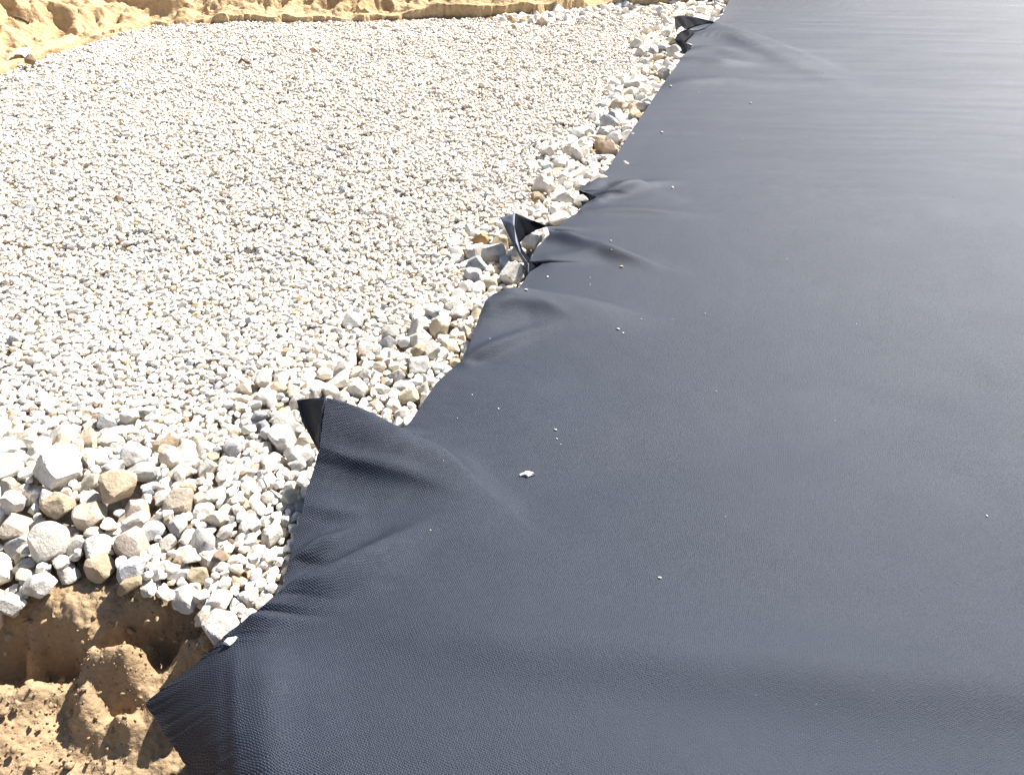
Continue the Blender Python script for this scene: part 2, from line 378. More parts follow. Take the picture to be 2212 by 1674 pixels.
# ------------------------------------------------------------------ ground, bed, bank, dirt
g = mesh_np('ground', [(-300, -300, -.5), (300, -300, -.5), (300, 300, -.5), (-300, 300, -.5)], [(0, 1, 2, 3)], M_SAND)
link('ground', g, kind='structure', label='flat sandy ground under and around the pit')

xs = np.linspace(-9, 3.2, 400); ys = np.linspace(1.30, 9.2, 300)
X, Y = np.meshgrid(xs, ys)
Z = bed_z(X, Y) - .02 - .3 * sstep(1.5, 1.3, Y) + .006 * fbm(X * 12, Y * 12, 72, 3)
m_bed, nb_, bb_ = newmat('gravel_fines')
gp = N(nb_, 'ShaderNodeNewGeometry')
nb_.links.new(ramp(nb_, noise(nb_, 60, 4, 0.7, gp.outputs['Position']), [(0.35, (0.22, 0.17, 0.12)), (0.65, (0.48, 0.42, 0.35))]), bb_.inputs['Base Color'])
bb_.inputs['Roughness'].default_value = 0.95
bed = link('gravel_bed', mesh_np('gravel_bed', np.stack([X, Y, Z], -1).reshape(-1, 3), grid_faces(300, 400), m_bed), kind='structure',
           label='bed of white limestone gravel filling the pit left of the black sheet')

xs = np.linspace(-2.3, .6, 560); ys = np.linspace(.1, 1.78, 330)
X, Y = np.meshgrid(xs, ys)
Zd = dirt_z(X, Y)
link('dirt_mound', mesh_np('dirt_mound', np.stack([X, Y, Zd], -1).reshape(-1, 3), grid_faces(330, 560), M_DIRT), kind='structure',
     label='crumbly brown sandy dirt with deep hollows in the near left corner')

# far bank: runs outwards from the gravel's far border
bl = np.array(BXY); seg = np.hypot(*np.diff(bl, axis=0).T); cum = np.append(0, np.cumsum(seg))
ns = 1150
sden = np.interp(np.linspace(0, 1, ns), [0, .08, .85, 1], [0, cum[np.argmin(np.abs(bl[:, 0] + 5.2))], cum[-4], cum[-1]])
bx = np.interp(sden, cum, bl[:, 0]); by = np.interp(sden, cum, bl[:, 1])
ker = np.hanning(31); ker /= ker.sum()
bxs = np.convolve(np.pad(bx, 15, 'reflect', reflect_type='odd'), ker, 'valid'); bys = np.convolve(np.pad(by, 15, 'reflect', reflect_type='odd'), ker, 'valid')
tx = np.gradient(bxs); ty = np.gradient(bys); tl = np.hypot(tx, ty); nx, ny = -ty / tl, tx / tl
for _ in range(3):
    nx = np.convolve(np.pad(nx, 15, 'edge'), ker, 'valid'); ny = np.convolve(np.pad(ny, 15, 'edge'), ker, 'valid')
nd = 210
dd = np.concatenate([[-.25, -.15, -.08, -.04], np.linspace(-.02, .12, 30), np.linspace(.13, 2.2, 136), 2.2 + np.linspace(0, 1, 41)[1:] ** 3 * 150])
BX = bxs[:, None] + nx[:, None] * dd[None, :]; BY = bys[:, None] + ny[:, None] * dd[None, :]
D = dd[None, :] + .05 * fbm(BX * 2.2, BY * 2.2, 80, 4, .55) + .022 * fbm(BX * 13, BY * 13, 91, 3, .6)
right = sstep(-2.2, 1.0, BX)
lf = sstep(-3.6, -2.4, BX) * sstep(-.75, -.25, noise2(BX * 2.3, BX * 0, 93))
step_h = .015 + (.045 + .05 * right) * lf * (0.7 + .5 * noise2(BX * 1.6, BX * 0, 81)) + .02 * noise2(BX * 9, BX * 0, 82) + .10 * sstep(.8, 1.2, BX)
BZ = -.08 + step_h * sstep(.0, .012, D) + .06 * sstep(-.12, .0, D)
slope = .42
BZ = BZ + np.minimum(np.maximum(D - .03, 0) * slope, .95 + .1 * noise2(BX * .4, BY * .4, 83))
am = sstep(.02, .2, D) * sstep(30, 3, D)
pits = 1.25 * np.clip(noise2(BX * 4.2, BY * 5.5, 84) - .12, 0, 1) + 1.0 * np.clip(noise2(BX * 9, BY * 11, 85) - .2, 0, 1) + .55 * np.clip(noise2(BX * 20, BY * 23, 89) - .3, 0, 1)
BZ = BZ - am * .11 * pits + am * (.035 * fbm(BX * 3, BY * 3, 86, 4) + .010 * fbm(BX * 22, BY * 22, 87, 3, .6))
BZ = BZ + sstep(3, 60, D) * .4 * noise2(BX * .05, BY * .05, 88)
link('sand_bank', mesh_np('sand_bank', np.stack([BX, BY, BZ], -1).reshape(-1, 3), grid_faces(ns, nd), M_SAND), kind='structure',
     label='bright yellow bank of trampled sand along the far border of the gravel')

# ------------------------------------------------------------------ the sheet
sheet = bpy.data.objects.new('geotextile_sheet', None); COL.objects.link(sheet); sheet.location = (1.5, 3, 0)
sheet['label'] = 'large black woven geotextile sheet spread beside the gravel with a wavy lifted edge'
sheet['category'] = 'ground sheet'
ex = np.array([[p.x, p.y, p.z] for p in EWC])
sg = np.hypot(np.hypot(*np.diff(ex[:, :2], axis=0).T), np.diff(ex[:, 2])); cu = np.append(0, np.cumsum(sg))
# stations: even in picture distance
pr = np.array([proj(*p)[:2] for p in ex[2:-1]]); pd_ = np.append(0, np.cumsum(np.hypot(*np.diff(pr, axis=0).T)))
par = np.concatenate([[-260, -120], pd_, [pd_[-1] + 90]])
NS, NU = 1100, 260
tt = np.linspace(par[0], par[-1], NS)
E = np.stack([np.interp(tt, par, ex[:, i]) for i in range(3)], 1)
# soften the polyline a little and let it fray
k5 = np.array([1, 3, 4, 3, 1]) / 12
for _ in range(1):
    E = np.stack([np.convolve(np.pad(E[:, i], 2, 'edge'), k5, 'valid') for i in range(3)], 1)
pxm = 1.0 / np.array([proj(*e)[2] for e in E])
fr = 0.0016 * fbm(tt * .09, tt * 0, 90, 3); E[:, 0] += fr; E[:, 1] += fr * .5
Yt = np.interp(tt, par, np.linspace(-1.6, 13.5, len(par)))
ymono = np.maximum.accumulate(E[:, 1]); kk = np.hanning(161); kk /= kk.sum()
Yt = np.convolve(np.pad(ymono, 80, 'edge'), kk, 'valid'); Yt = Yt + np.linspace(-.15, .15, NS) + np.linspace(0, .02, NS)
u = np.linspace(0, 1, NU); wu = .25 * u + .75 * u ** 3
SX = E[:, 0:1] + (8.5 - E[:, 0:1]) * wu; SY = E[:, 1:2] + (Yt[:, None] - E[:, 1:2]) * np.minimum(1, wu * 3.2)
F = sheet_z(SX, SY)
dist = np.hypot(SX - SX[:, :1], SY - SY[:, :1])
SZ = F + (E[:, 2:3] - F[:, :1]) * np.exp(-(dist / .10) ** 1.5)
V = np.stack([SX - 1.5, SY - 3, SZ], -1).reshape(-1, 3)
me = mesh_np('cloth', V, grid_faces(NS, NU), M_SHEET)
hm = me.attributes.new('hem', 'FLOAT', 'POINT')
hm.data.foreach_set('value', (np.exp(-dist / .33) * sstep(3.2, 1.2, SY)).astype(np.float32).ravel())
wv = me.attributes.new('weave', 'FLOAT_VECTOR', 'POINT')
ca, sa = math.cos(R(24)), math.sin(R(24))
wz = np.concatenate([np.zeros((1, NU)), np.cumsum(np.abs(np.diff(SZ, axis=0)), axis=0)]) * 0
WV = np.stack([SX * ca + SY * sa, -SX * sa + SY * ca, SZ * 1.0], -1).reshape(-1, 3)
wv.data.foreach_set('vector', WV.astype(np.float32).ravel())
cloth = link('cloth', me, sheet)

def flap(pts, mat, name='flap', thick=.0016, sub=6, bow=.0):
    """a fan of cloth between measured corners, with thickness"""
    import bmesh
    bm = bmesh.new()
    vs = [bm.verts.new(at(*p) - Vector((1.5, 3, 0))) for p in pts]
    bm.faces.new(vs)
    bmesh.ops.triangulate(bm, faces=bm.faces[:])
    bmesh.ops.subdivide_edges(bm, edges=bm.edges[:], cuts=sub, use_grid_fill=True)
    bm.normal_update()
    for v in bm.verts:
        v.co += v.normal * (.004 * math.sin(v.co.x * 60 + v.co.z * 40)) if not v.is_boundary else v.normal * 0
    me = bpy.data.meshes.new(name); bm.to_mesh(me); bm.free()
    for p in me.polygons: p.use_smooth = True
    me.materials.append(mat)
    a = me.attributes.new('weave', 'FLOAT_VECTOR', 'POINT')
    for i, v in enumerate(me.vertices): a.data[i].vector = (v.co.x * .8 + v.co.y * .3, v.co.z + v.co.y * .3, v.co.y)
    o = link(name, me, sheet)
    md = o.modifiers.new('thickness', 'SOLIDIFY'); md.thickness = thick; md.offset = 0
    return o
f = flap([(641, 864, .20), (668, 861, .215), (705, 858, .234), (700, 905, .195), (695, 940, .17), (688, 976, .14), (672, 946, .145), (652, 910, .165)], M_FRAYED_SHADE)
f['label'] = 'dark frayed underside of the fold turned to the left'
f = flap([(1080, 470, .13), (1113, 461, .15), (1111, 489, .13), (1113, 525, .10), (1122, 543, .085), (1143, 572, .055), (1142, 590, .035), (1131, 569, .05), (1104, 520, .085)], M_HEM_LIT)
f['label'] = 'narrow grey hem strip folded back over the stones'
flap([(1113, 461, .15), (1150, 476, .12), (1183, 489, .062), (1157, 498, .07), (1135, 511, .07), (1123, 525, .075), (1114, 532, .09), (1111, 490, .128)], M_UNDER_SHADE)
flap([(1115, 531, .09), (1123, 525, .075), (1128, 538, .05), (1136, 550, .03), (1157, 536, .04), (1144, 564, .045), (1141, 574, .055), (1122, 545, .082)], M_UNDER_SHADE)
flap([(1144, 564, .044), (1174, 570, .034), (1158, 579, .02), (1144, 589, .028)], M_UNDER_SHADE)
flap([(1250, 411, .049), (1270, 418, .039), (1292, 425, .029), (1275, 434, .02), (1258, 447, .0), (1253, 428, .025)], M_UNDER_SHADE)  # dark patch standing in for the shaded hollow inside the small fold
flap([(1457, 36, .15), (1480, 34, .15), (1507, 39, .12), (1533, 45, .09), (1554, 52, .04), (1525, 52, .075), (1503, 58, .07), (1486, 65, .07), (1479, 63, .08), (1472, 58, .09), (1464, 61, .09), (1462, 73, .07), (1458, 55, .11)], M_UNDER_SHADE)
flap([(1464, 75, .05), (1470, 69, .06), (1486, 64, .07), (1505, 66, .05), (1492, 78, .05), (1477, 91, .06), (1466, 92, .05), (1458, 85, .055)], M_UNDER_SHADE)
flap([(1458, 85, .055), (1477, 91, .06), (1497, 99, .05), (1486, 109, .035), (1477, 119, .03), (1474, 128, .0), (1467, 105, .03)], M_UNDER_SHADE)

# ------------------------------------------------------------------ stones
def ico(sub):
    import bmesh
    bm = bmesh.new(); bmesh.ops.create_icosphere(bm, subdivisions=sub, radius=1)
    v = np.array([q.co[:] for q in bm.verts]); f = np.array([[a.index for a in q.verts] for q in bm.faces]); bm.free()
    return v, f
ICO = {k: ico(k) for k in (2, 3, 4)}
def stone_mesh(name, seed, sub, mat, sharp=18, flat=(1, .85, .72), planes=11, rough=.03):
    r_ = np.random.default_rng(seed)
    v, f = ICO[sub]
    nrm = r_.normal(size=(planes, 3)); nrm /= np.linalg.norm(nrm, axis=1)[:, None]
    for _ in range(9):            # spread the facets
        d = nrm[:, None] - nrm[None]; q = (d ** 2).sum(-1) + .05 + np.eye(planes) * 1e9
        nrm = nrm + .10 * (d / q[..., None]).sum(1); nrm /= np.linalg.norm(nrm, axis=1)[:, None]
    dd_ = r_.uniform(.66, 1.02, planes)
    dot = np.maximum(v @ nrm.T, 0) / dd_
    rr = ((dot ** sharp).sum(1) + 1e-6) ** (-1 / sharp)
    rr = np.minimum(rr, 1.3)
    p = v * rr[:, None]
    # chipped, uneven faces
    ph = r_.uniform(0, 6.28, (5, 3)); fr_ = r_.normal(size=(5, 3)) * 3.2
    for i in range(5):
        p = p * (1 + rough * np.sin(p @ fr_[i] + ph[i, 0]))[:, None]
    if sub >= 3:
        fr_ = r_.normal(size=(6, 3)) * 8
        for i in range(6):
            p = p * (1 + rough * .3 * np.sin(p @ fr_[i] + ph[i % 5, 1]))[:, None]
    if sub >= 4:
        for s_ in (9, 17, 30):
            fr_ = r_.normal(size=(8, 3)) * s_
            h_ = sum(np.sin(p @ fr_[i] + ph[i % 5, 2] * (i + 1)) for i in range(8)) / 8
            p = p * (1 + rough * 1.8 / s_ * 5 * np.abs(h_) ** .8 * np.sign(h_))[:, None]
    p -= p.mean(0); p /= np.abs(p).max(0).mean()
    me = mesh_np(name, p * np.array(flat), f, mat)
    if sharp > 40 and sub >= 3: me.set_sharp_from_angle(angle=R(24 if sub == 3 else 17))
    return me
def flatness(r_):
    return (1.0, r_.uniform(.65, .98), r_.uniform(.5, .85))
P_SMALL = [stone_mesh('gravel_stone', 100 + i, 3, M_STONE_I, 70, flatness(rng), 7 + i % 3, .015) for i in range(22)]
P_MED = [stone_mesh('stone', 300 + i, 3, M_STONE, 70, flatness(rng), 7 + i % 4, .012) for i in range(24)]

PALETTE = [((.78, .73, .655), 50), ((.68, .63, .56), 17), ((.56, .55, .53), 8), ((.40, .40, .41), 3), ((.76, .67, .54), 11), ((.64, .53, .38), 4), ((.48, .37, .25), 1.5), ((.30, .22, .15), 1)]
pc = np.array([c for c, _ in PALETTE]) * .86; pw = np.array([k for _, k in PALETTE], float); pw /= pw.sum()
COLS = {'white': (.78, .77, .75), 'cream': (.72, .64, .50), 'grey': (.48, .50, .53), 'bluish': (.58, .61, .66), 'tan': (.60, .50, .37), 'brown': (.30, .20, .12),
        'pink': (.62, .53, .45), 'dark': (.20, .16, .13), 'beige': (.62, .56, .47), 'orange': (.55, .36, .17)}
COLS = {k: tuple(c * q for c, q in zip(v, (.86, .83, .785))) for k, v in COLS.items()}

# height map of the gravel while it is being tipped in
CELL = .008
GX0, GX1, GY0, GY1 = -6.2, 2.3, .85, 9.0
nxg, nyg = int((GX1 - GX0) / CELL), int((GY1 - GY0) / CELL)
gx = GX0 + (np.arange(nxg) + .5) * CELL; gy = GY0 + (np.arange(nyg) + .5) * CELL
GXm, GYm = np.meshgrid(gx, gy)
H = bed_z(GXm, GYm)
jm = int((1.78 - GY0) / CELL); i0 = int((-2.3 - GX0) / CELL) + 1; i1 = int((.6 - GX0) / CELL)
H[:jm, i0:i1] = np.maximum(H[:jm, i0:i1], np.interp(GYm[:jm, i0:i1], [0, 10], [0, 0]) + dirt_z(GXm[:jm, i0:i1], GYm[:jm, i0:i1]))
LOWB = [(-700, 1420), (-300, 1385), (0, 1345), (45, 1306), (100, 1262), (150, 1240), (225, 1236), (250, 1262), (262, 1292), (325, 1306), (375, 1322), (410, 1312), (440, 1338), (500, 1345), (560, 1330), (680, 1330)]
LOW = [(at(x, y, -.02).x, at(x, y, -.02).y) for x, y in LOWB]
edge_vis = [(p.x, p.y) for p in EW if True]
e_from = [(x + .13, y) for x, y in edge_vis[14:]]
bankpoly = [(x, y - .0) for x, y in BXY[3:-3]]
poly = LOW + [(at(640, 1200).x, at(640, 1200).y)] + e_from + bankpoly[::-1]
cs = 4
Mk = inpoly(GXm[::cs, ::cs], GYm[::cs, ::cs], poly)
dE = polydist(GXm[::cs, ::cs], GYm[::cs, ::cs], edge_vis[8:])
vis_poly = LOW + [(x, y) for x, y in edge_vis[12:]] + bankpoly[::-1]
open_ = inpoly(GXm[::cs, ::cs], GYm[::cs, ::cs], vis_poly)
dB = polydist(GXm[::cs, ::cs], GYm[::cs, ::cs], bankpoly)
H0 = H.copy()
NAMED = np.zeros(H.shape, bool)

def rest(x, y, r, rz):
    a = int((x - GX0) / CELL); b_ = int((y - GY0) / CELL); k = max(1, int(r * .55 / CELL))
    if a - k < 0 or b_ - k < 0 or a + k >= nxg or b_ + k >= nyg: return None
    pt = H[b_ - k:b_ + k + 1, a - k:a + k + 1]
    return .6 * pt.max() + .4 * pt.mean() + rz * .62
def stamp(x, y, zc, r, rz, mark=False):
    a = int((x - GX0) / CELL); b_ = int((y - GY0) / CELL); k = int(r / CELL) + 1
    ya, yb, xa, xb = max(0, b_ - k), min(nyg, b_ + k + 1), max(0, a - k), min(nxg, a + k + 1)
    dx = gx[xa:xb] - x; dy = gy[ya:yb] - y
    q = (dx[None, :] ** 2 + dy[:, None] ** 2) / (r * r)
    top = zc + rz * np.sqrt(np.maximum(0, 1 - q))
    H[ya:yb, xa:xb] = np.where(q < 1, np.maximum(H[ya:yb, xa:xb], top), H[ya:yb, xa:xb])
    if mark: NAMED[ya:yb, xa:xb] |= q < .85

# single stones one can point to: dx, dy, width, colour, label
BIG = [
 (129, 1012, 98, 'white', 'biggest pitted white limestone block on top of the coarse heap', 1.0),
 (295, 988, 66, 'white', 'sun-bleached white block behind the brown-faced stone on the heap', 1.1),
 (252, 1049, 78, 'tan', 'large stone with a broad brown face turned to the camera on the heap', .9),
 (126, 1092, 64, 'tan', 'oblong tan stone leaning below the biggest pitted white block', 1.0),
 (193, 1113, 68, 'beige', 'beige block with flat ridged face beside the oblong tan stone', .8),
 (387, 1083, 60, 'beige', 'tall cream block standing alone right of the coarse heap', 1.2),
 (288, 1178, 72, 'pink', 'flat pinkish stone with rough face just behind the dirt', 1.0),
 (212, 1181, 68, 'white', 'white stone with a bluish left corner next to the flat pinkish stone', .8),
 (215, 1226, 64, 'tan', 'smooth tan stone resting on the tip of the dirt mound', .8),
 (285, 1233, 60, 'bluish', 'grey triangular stone with pointed underside at the dirt border', .9),
 (46, 1175, 74, 'grey', 'long low grey stone near the left end of the heap', .55),
 (34, 1140, 72, 'beige', 'cracked whitish stone with rusty middle above the long grey stone', .8),
 (24, 1056, 48, 'beige', 'rounded grey-beige stone left of the biggest pitted white block', 1.0),
 (611, 949, 70, 'white', 'pitted white rock half shaded under the largest curled fold', .9),
 (473, 1295, 56, 'white', 'round white stone with grey front close to the sheet above the dirt', .9),
 (296, 1102, 60, 'pink', 'pale pink-white stone between the cream block and the ridged beige block', .8),
 (330, 1148, 58, 'bluish', 'flat bluish-white slab behind the flat pinkish stone', .6),
 (20, 1306, 54, 'white', 'white stone cut by the left picture edge next to the dirt lip', .9),
 (85, 1264, 64, 'white', 'bright white stone sitting just left of the dirt mound tip', .8),
 (474, 1352, 78, 'white', 'big white boulder partly covered by the near corner of the sheet', .9),
 (106, 949, 54, 'grey', 'elongated grey-white stone tilted on the back of the heap', .6),
 (246, 996, 40, 'grey', 'small rounded stone with grey base left of the sun-bleached white block', .9),
 (341, 953, 32, 'dark', 'dark grey-brown stone among white gravel behind the heap', .8),
 (200, 990, 50, 'white', 'white wedge between the biggest pitted block and the small rounded stone', .8),
 (440, 1108, 52, 'white', 'white stone right beside the tall cream block', .8),
 (415, 1142, 32, 'tan', 'small upright tan stone below the tall cream block', 1.0),
 (494, 1129, 38, 'grey', 'greyish oval stone halfway between the cream block and the sheet', .7),
 (428, 1244, 48, 'tan', 'tan striped stone in the white gravel right of the dirt mound', .9),
 (1037, 520, 38, 'orange', 'brown-orange faced stone left of the dark rounded boulder at the torn hem', .9),
 (1081, 529, 50, 'tan', 'dark tan rounded boulder in shade under the folded grey hem strip', .9),
 (1148, 518, 50, 'white', 'pale rock showing through the gap in the torn folded hem', .8),
 (1108, 594, 60, 'white', 'large white block with brown base against the sheet edge below the torn hem', 1.1),
 (1060, 613, 36, 'cream', 'knobby cream stone left of the large white block at the sheet edge', .9),
 (1030, 572, 46, 'grey', 'dark grey slab with a light rim left of the shaded gap', .8),
 (1070, 562, 22, 'beige', 'small sunlit stone in the shaded gap below the dark tan boulder', 1.1),
 (1022, 594, 40, 'bluish', 'grey lumpy stone below the dark grey slab', .8),
 (953, 706, 54, 'cream', 'large cream-yellow stone near the middle of the sheet edge', .9),
 (762, 694, 48, 'white', 'white rock with grey left face out in the mid gravel', .9),
 (911, 733, 58, 'white', 'mottled white rock left of the large cream-yellow stone', .8),
 (939, 678, 46, 'grey', 'grey angular slab just behind the large cream-yellow stone', .8),
 (838, 742, 38, 'grey', 'grey stone with a dark stripe in the mid gravel', 1.0),
 (905, 790, 52, 'white', 'long white rock below the mottled white rock', .7),
 (820, 795, 32, 'pink', 'upright pinkish-beige stone left of the long white rock', 1.1),
 (883, 856, 46, 'cream', 'cream rock half shaded beside the sheet above the largest fold', .9),
 (972, 749, 42, 'cream', 'elongated cream stone touching the sheet edge', .6),
 (992, 677, 42, 'white', 'white-topped stone with grey shade side near the rounded bump of the sheet', .9),
 (676, 113, 20, 'brown', 'single brown pointed stone on the fine far gravel', .7),
 (635, 171, 13, 'dark', 'small square dark stone on the fine gravel in front of the brown pointed one', .9),
 (1040, 191, 15, 'brown', 'small brown stone on the fine gravel towards the far coarse band', .8),
 (69, 452, 27, 'grey', 'round grey stone alone in the fine gravel near the left edge', .9),
 (66, 131, 26, 'brown', 'brown rounded stone at the far left end of the gravel beside the white scrap', .9),
 (1328, 212, 28, 'bluish', 'round bluish stone at the inner side of the far coarse band', .9),
 (30, 735, 28, 'bluish', 'light bluish stone in fine gravel at the left picture edge', .9),
 (1130, 46, 20, 'tan', 'tan-faced stone leftmost in the far coarse band under the bank', .9),
 (1170, 50, 26, 'tan', 'second tan-faced stone of the far coarse band beside the leftmost one', .9),
]
used = {}
for i, (dx, dy, wpx, cname, lab, asp) in enumerate(BIG):
    z = 0.0
    p = at(dx, dy, -.01)
    dep = proj(*p)[2]
    r = wpx / FOC * dep / 2 * 1.1
    p = at(dx, dy, .0 if r > .02 else -.02)
    rz = r * (.80 if asp >= .8 else .65)
    a = int((p.x - GX0) / CELL); b_ = int((p.y - GY0) / CELL)
    if dx < 1 or a < 2 or b_ < 2: zc = -.0
    else: zc = max(H0[min(b_, nyg - 1), min(a, nxg - 1)] + rz * 1.12, -.03 + rz * .45)
    if r < .03: zc = -.015
    p = at(dx, dy, zc)
    if (dx, dy) == (1148, 518): p = at(dx, dy, .035); zc = .035; r *= .9
    if dy == 131: p = at(dx, dy, .03); zc = .03
    rs = np.random.default_rng(900 + i)
    me = stone_mesh('stone', 500 + i, 4 if wpx > 30 else 3, M_STONE, 80, (1, rs.uniform(.8, .95), min(1.0, .85 * asp + .08)), 7 + i % 4, .013)
    nm = {'dark': 'dark_stone'}.get(cname, 'rock' if wpx > 45 else 'stone')
    o = link('limestone_rock' if wpx > 45 else 'loose_stone', me, loc=p)
    o.scale = (r, r, r)
    o.rotation_euler = (rs.uniform(-.35, .35), rs.uniform(-.35, .35), rs.uniform(-.5, .5) if asp < .7 else rs.uniform(0, 6.28))
    o.color = (*COLS[cname], 1)
    o['label'] = lab; o['category'] = 'rock' if wpx > 45 else 'stone'
    o['group'] = 'single stones standing out of the gravel'
    stamp(p.x, p.y, zc, r * .9, r * .8, True)

def coarse_field(x, y, e, b):
    """mean radius wanted here, and how strongly"""
    dx, dy, d = proj(x, y, 0)
    r = .0118
    wob = .07 * math.sin(x * 3.1 + 1.3 * math.sin(y * 4.0)) + .05 * math.sin(y * 5.3 + x)
    if dy > 560:
        t = min(1, max(0, (dy - 560) / 440))
        r = .0124 + .0095 * t
        if e + wob < .21 + .30 * t: r = max(r, .031 - .002 * (1 - t))
        if dy > 905 + 40 * math.sin(dx * .013): r = .0245
        if dy > 925 + 30 * math.sin(dx * .02) and dy < 1215 and dx < 430: r = .034
        if dy > 1230: r = max(r, .0245)
    else:
        if e + wob < .34: r = .049 if dy < 420 else .037
        if dx > 1090 and b + wob < .42: r = .046
    return r
stones = []   # x, y, z, r, flat radius
def drop(n, rfun, lim, tries, cover=None, margin=0.0):
    c = 0
    X_ = rng.uniform(GX0 + .1, GX1 - .1, n * 1); Y_ = rng.uniform(GY0 + .1, GY1 - .1, n)
    RR = rng.normal(size=n); 
    J = rng.uniform(-1, 1, (n, tries, 2))
    for i in range(n):
        x, y = X_[i], Y_[i]
        jj, ii = int((y - GY0) / CELL) // cs, int((x - GX0) / CELL) // cs
        if jj >= Mk.shape[0] or ii >= Mk.shape[1] or not Mk[jj, ii]: continue
        if abs(x) > .75 * y + 1.6 or x < -.72 * y - 1.15: continue
        e = dE[jj, ii]; b = dB[jj, ii]
        r = rfun(x, y, e, b, RR[i])
        if r is None: continue
        best = None
        for k in range(tries):
            xx = x + J[i, k, 0] * r * 1.3; yy = y + J[i, k, 1] * r * 1.3
            z = rest(xx, yy, r, r * .68)
            if z is None: continue
            if best is None or z < best[2]: best = (xx, yy, z)
        if best is None: continue
        xx, yy, z = best
        jj, ii = int((yy - GY0) / CELL), int((xx - GX0) / CELL)
        if NAMED[jj, ii] and z > H0[jj, ii] + .02: continue
        if not Mk[jj // cs, ii // cs]: continue
        top = z + r * .7
        L_ = H0[jj, ii] + lim + r * .55
        if not open_[jj // cs, ii // cs]: 
            if top > .018: continue
        if top > L_: continue
        stamp(xx, yy, z, r, r * .72)
        stones.append((xx, yy, z, r)); c += 1
    return c
def r_big(x, y, e, b, q):
    m = coarse_field(x, y, e, b)
    dx, dy, _ = proj(x, y, 0)
    if m > .0235 and dy > 900 and dx < 440: return m * (1.05 + .28 * abs(q))
    if m > .035: return m * (1.0 + .2 * abs(q))
    if m > .022: return m * (1.0 + .22 * abs(q))
    return None
def r_mid(x, y, e, b, q):
    m = coarse_field(x, y, e, b)
    if m < .018: return m * math.exp(.16 * q + .22) if q > .9 else None
    return m * math.exp(.2 * q) * .86
def r_fine(x, y, e, b, q):
    m = coarse_field(x, y, e, b)
    return min(m * .86, .0135) * math.exp(.22 * q)
n1 = drop(9000, r_big, .075, 3)
n2 = drop(40000, r_mid, .055, 4)
n3 = drop(400000, r_fine, .050, 4)
print('stones', n1, n2, n3)
st = np.array(stones)
pjx, pjy, pjd = proj(st[:, 0], st[:, 1], st[:, 2])
size = st[:, 3] / pjd
hid = np.array([NAMED[int((y - GY0) / CELL), int((x - GX0) / CELL)] for x, y in st[:, :2]])
jj = ((st[:, 1] - GY0) / CELL).astype(int); ii = ((st[:, 0] - GX0) / CELL).astype(int)
buried = (H[jj, ii] > st[:, 2] + st[:, 3] * .95)
vis = (pjx > 15) & (pjx < 2200) & (pjy > 10) & (pjy < 1660) & ~hid & open_[jj // cs, ii // cs] & ~buried
order = np.argsort(-size * vis)
nb = 290
picked = order[:nb]; rest_i = order[nb:]
ci = rng.choice(len(pc), len(st), p=pw)
cc = pc[ci] * rng.uniform(.88, 1.10, (len(st), 1)); cc = np.clip(cc + rng.normal(0, .004, (len(st), 3)), .03, .86)
# flatter side down, random heading
rot = np.stack([rng.normal(0, .30, len(st)), rng.normal(0, .30, len(st)), rng.uniform(0, 6.28, len(st))], 1)
scl = rng.uniform(.9, 1.15, (len(st), 3)) * st[:, 3:4] * 1.12
big_ = st[:, 3] > .03; rot[big_, :2] *= 1.9
cc = np.clip(cc * 1.06, 0, .84); cc[rest_i] = np.clip(cc[rest_i] * 1.08, 0, .84); rot[rest_i, :2] *= .75
for n_, i in enumerate(picked):
    o = link('stone', P_MED[n_ % len(P_MED)], bed, loc=st[i, :3])
    o.scale = scl[i]; o.rotation_euler = rot[i]; o.color = (*cc[i], 1)

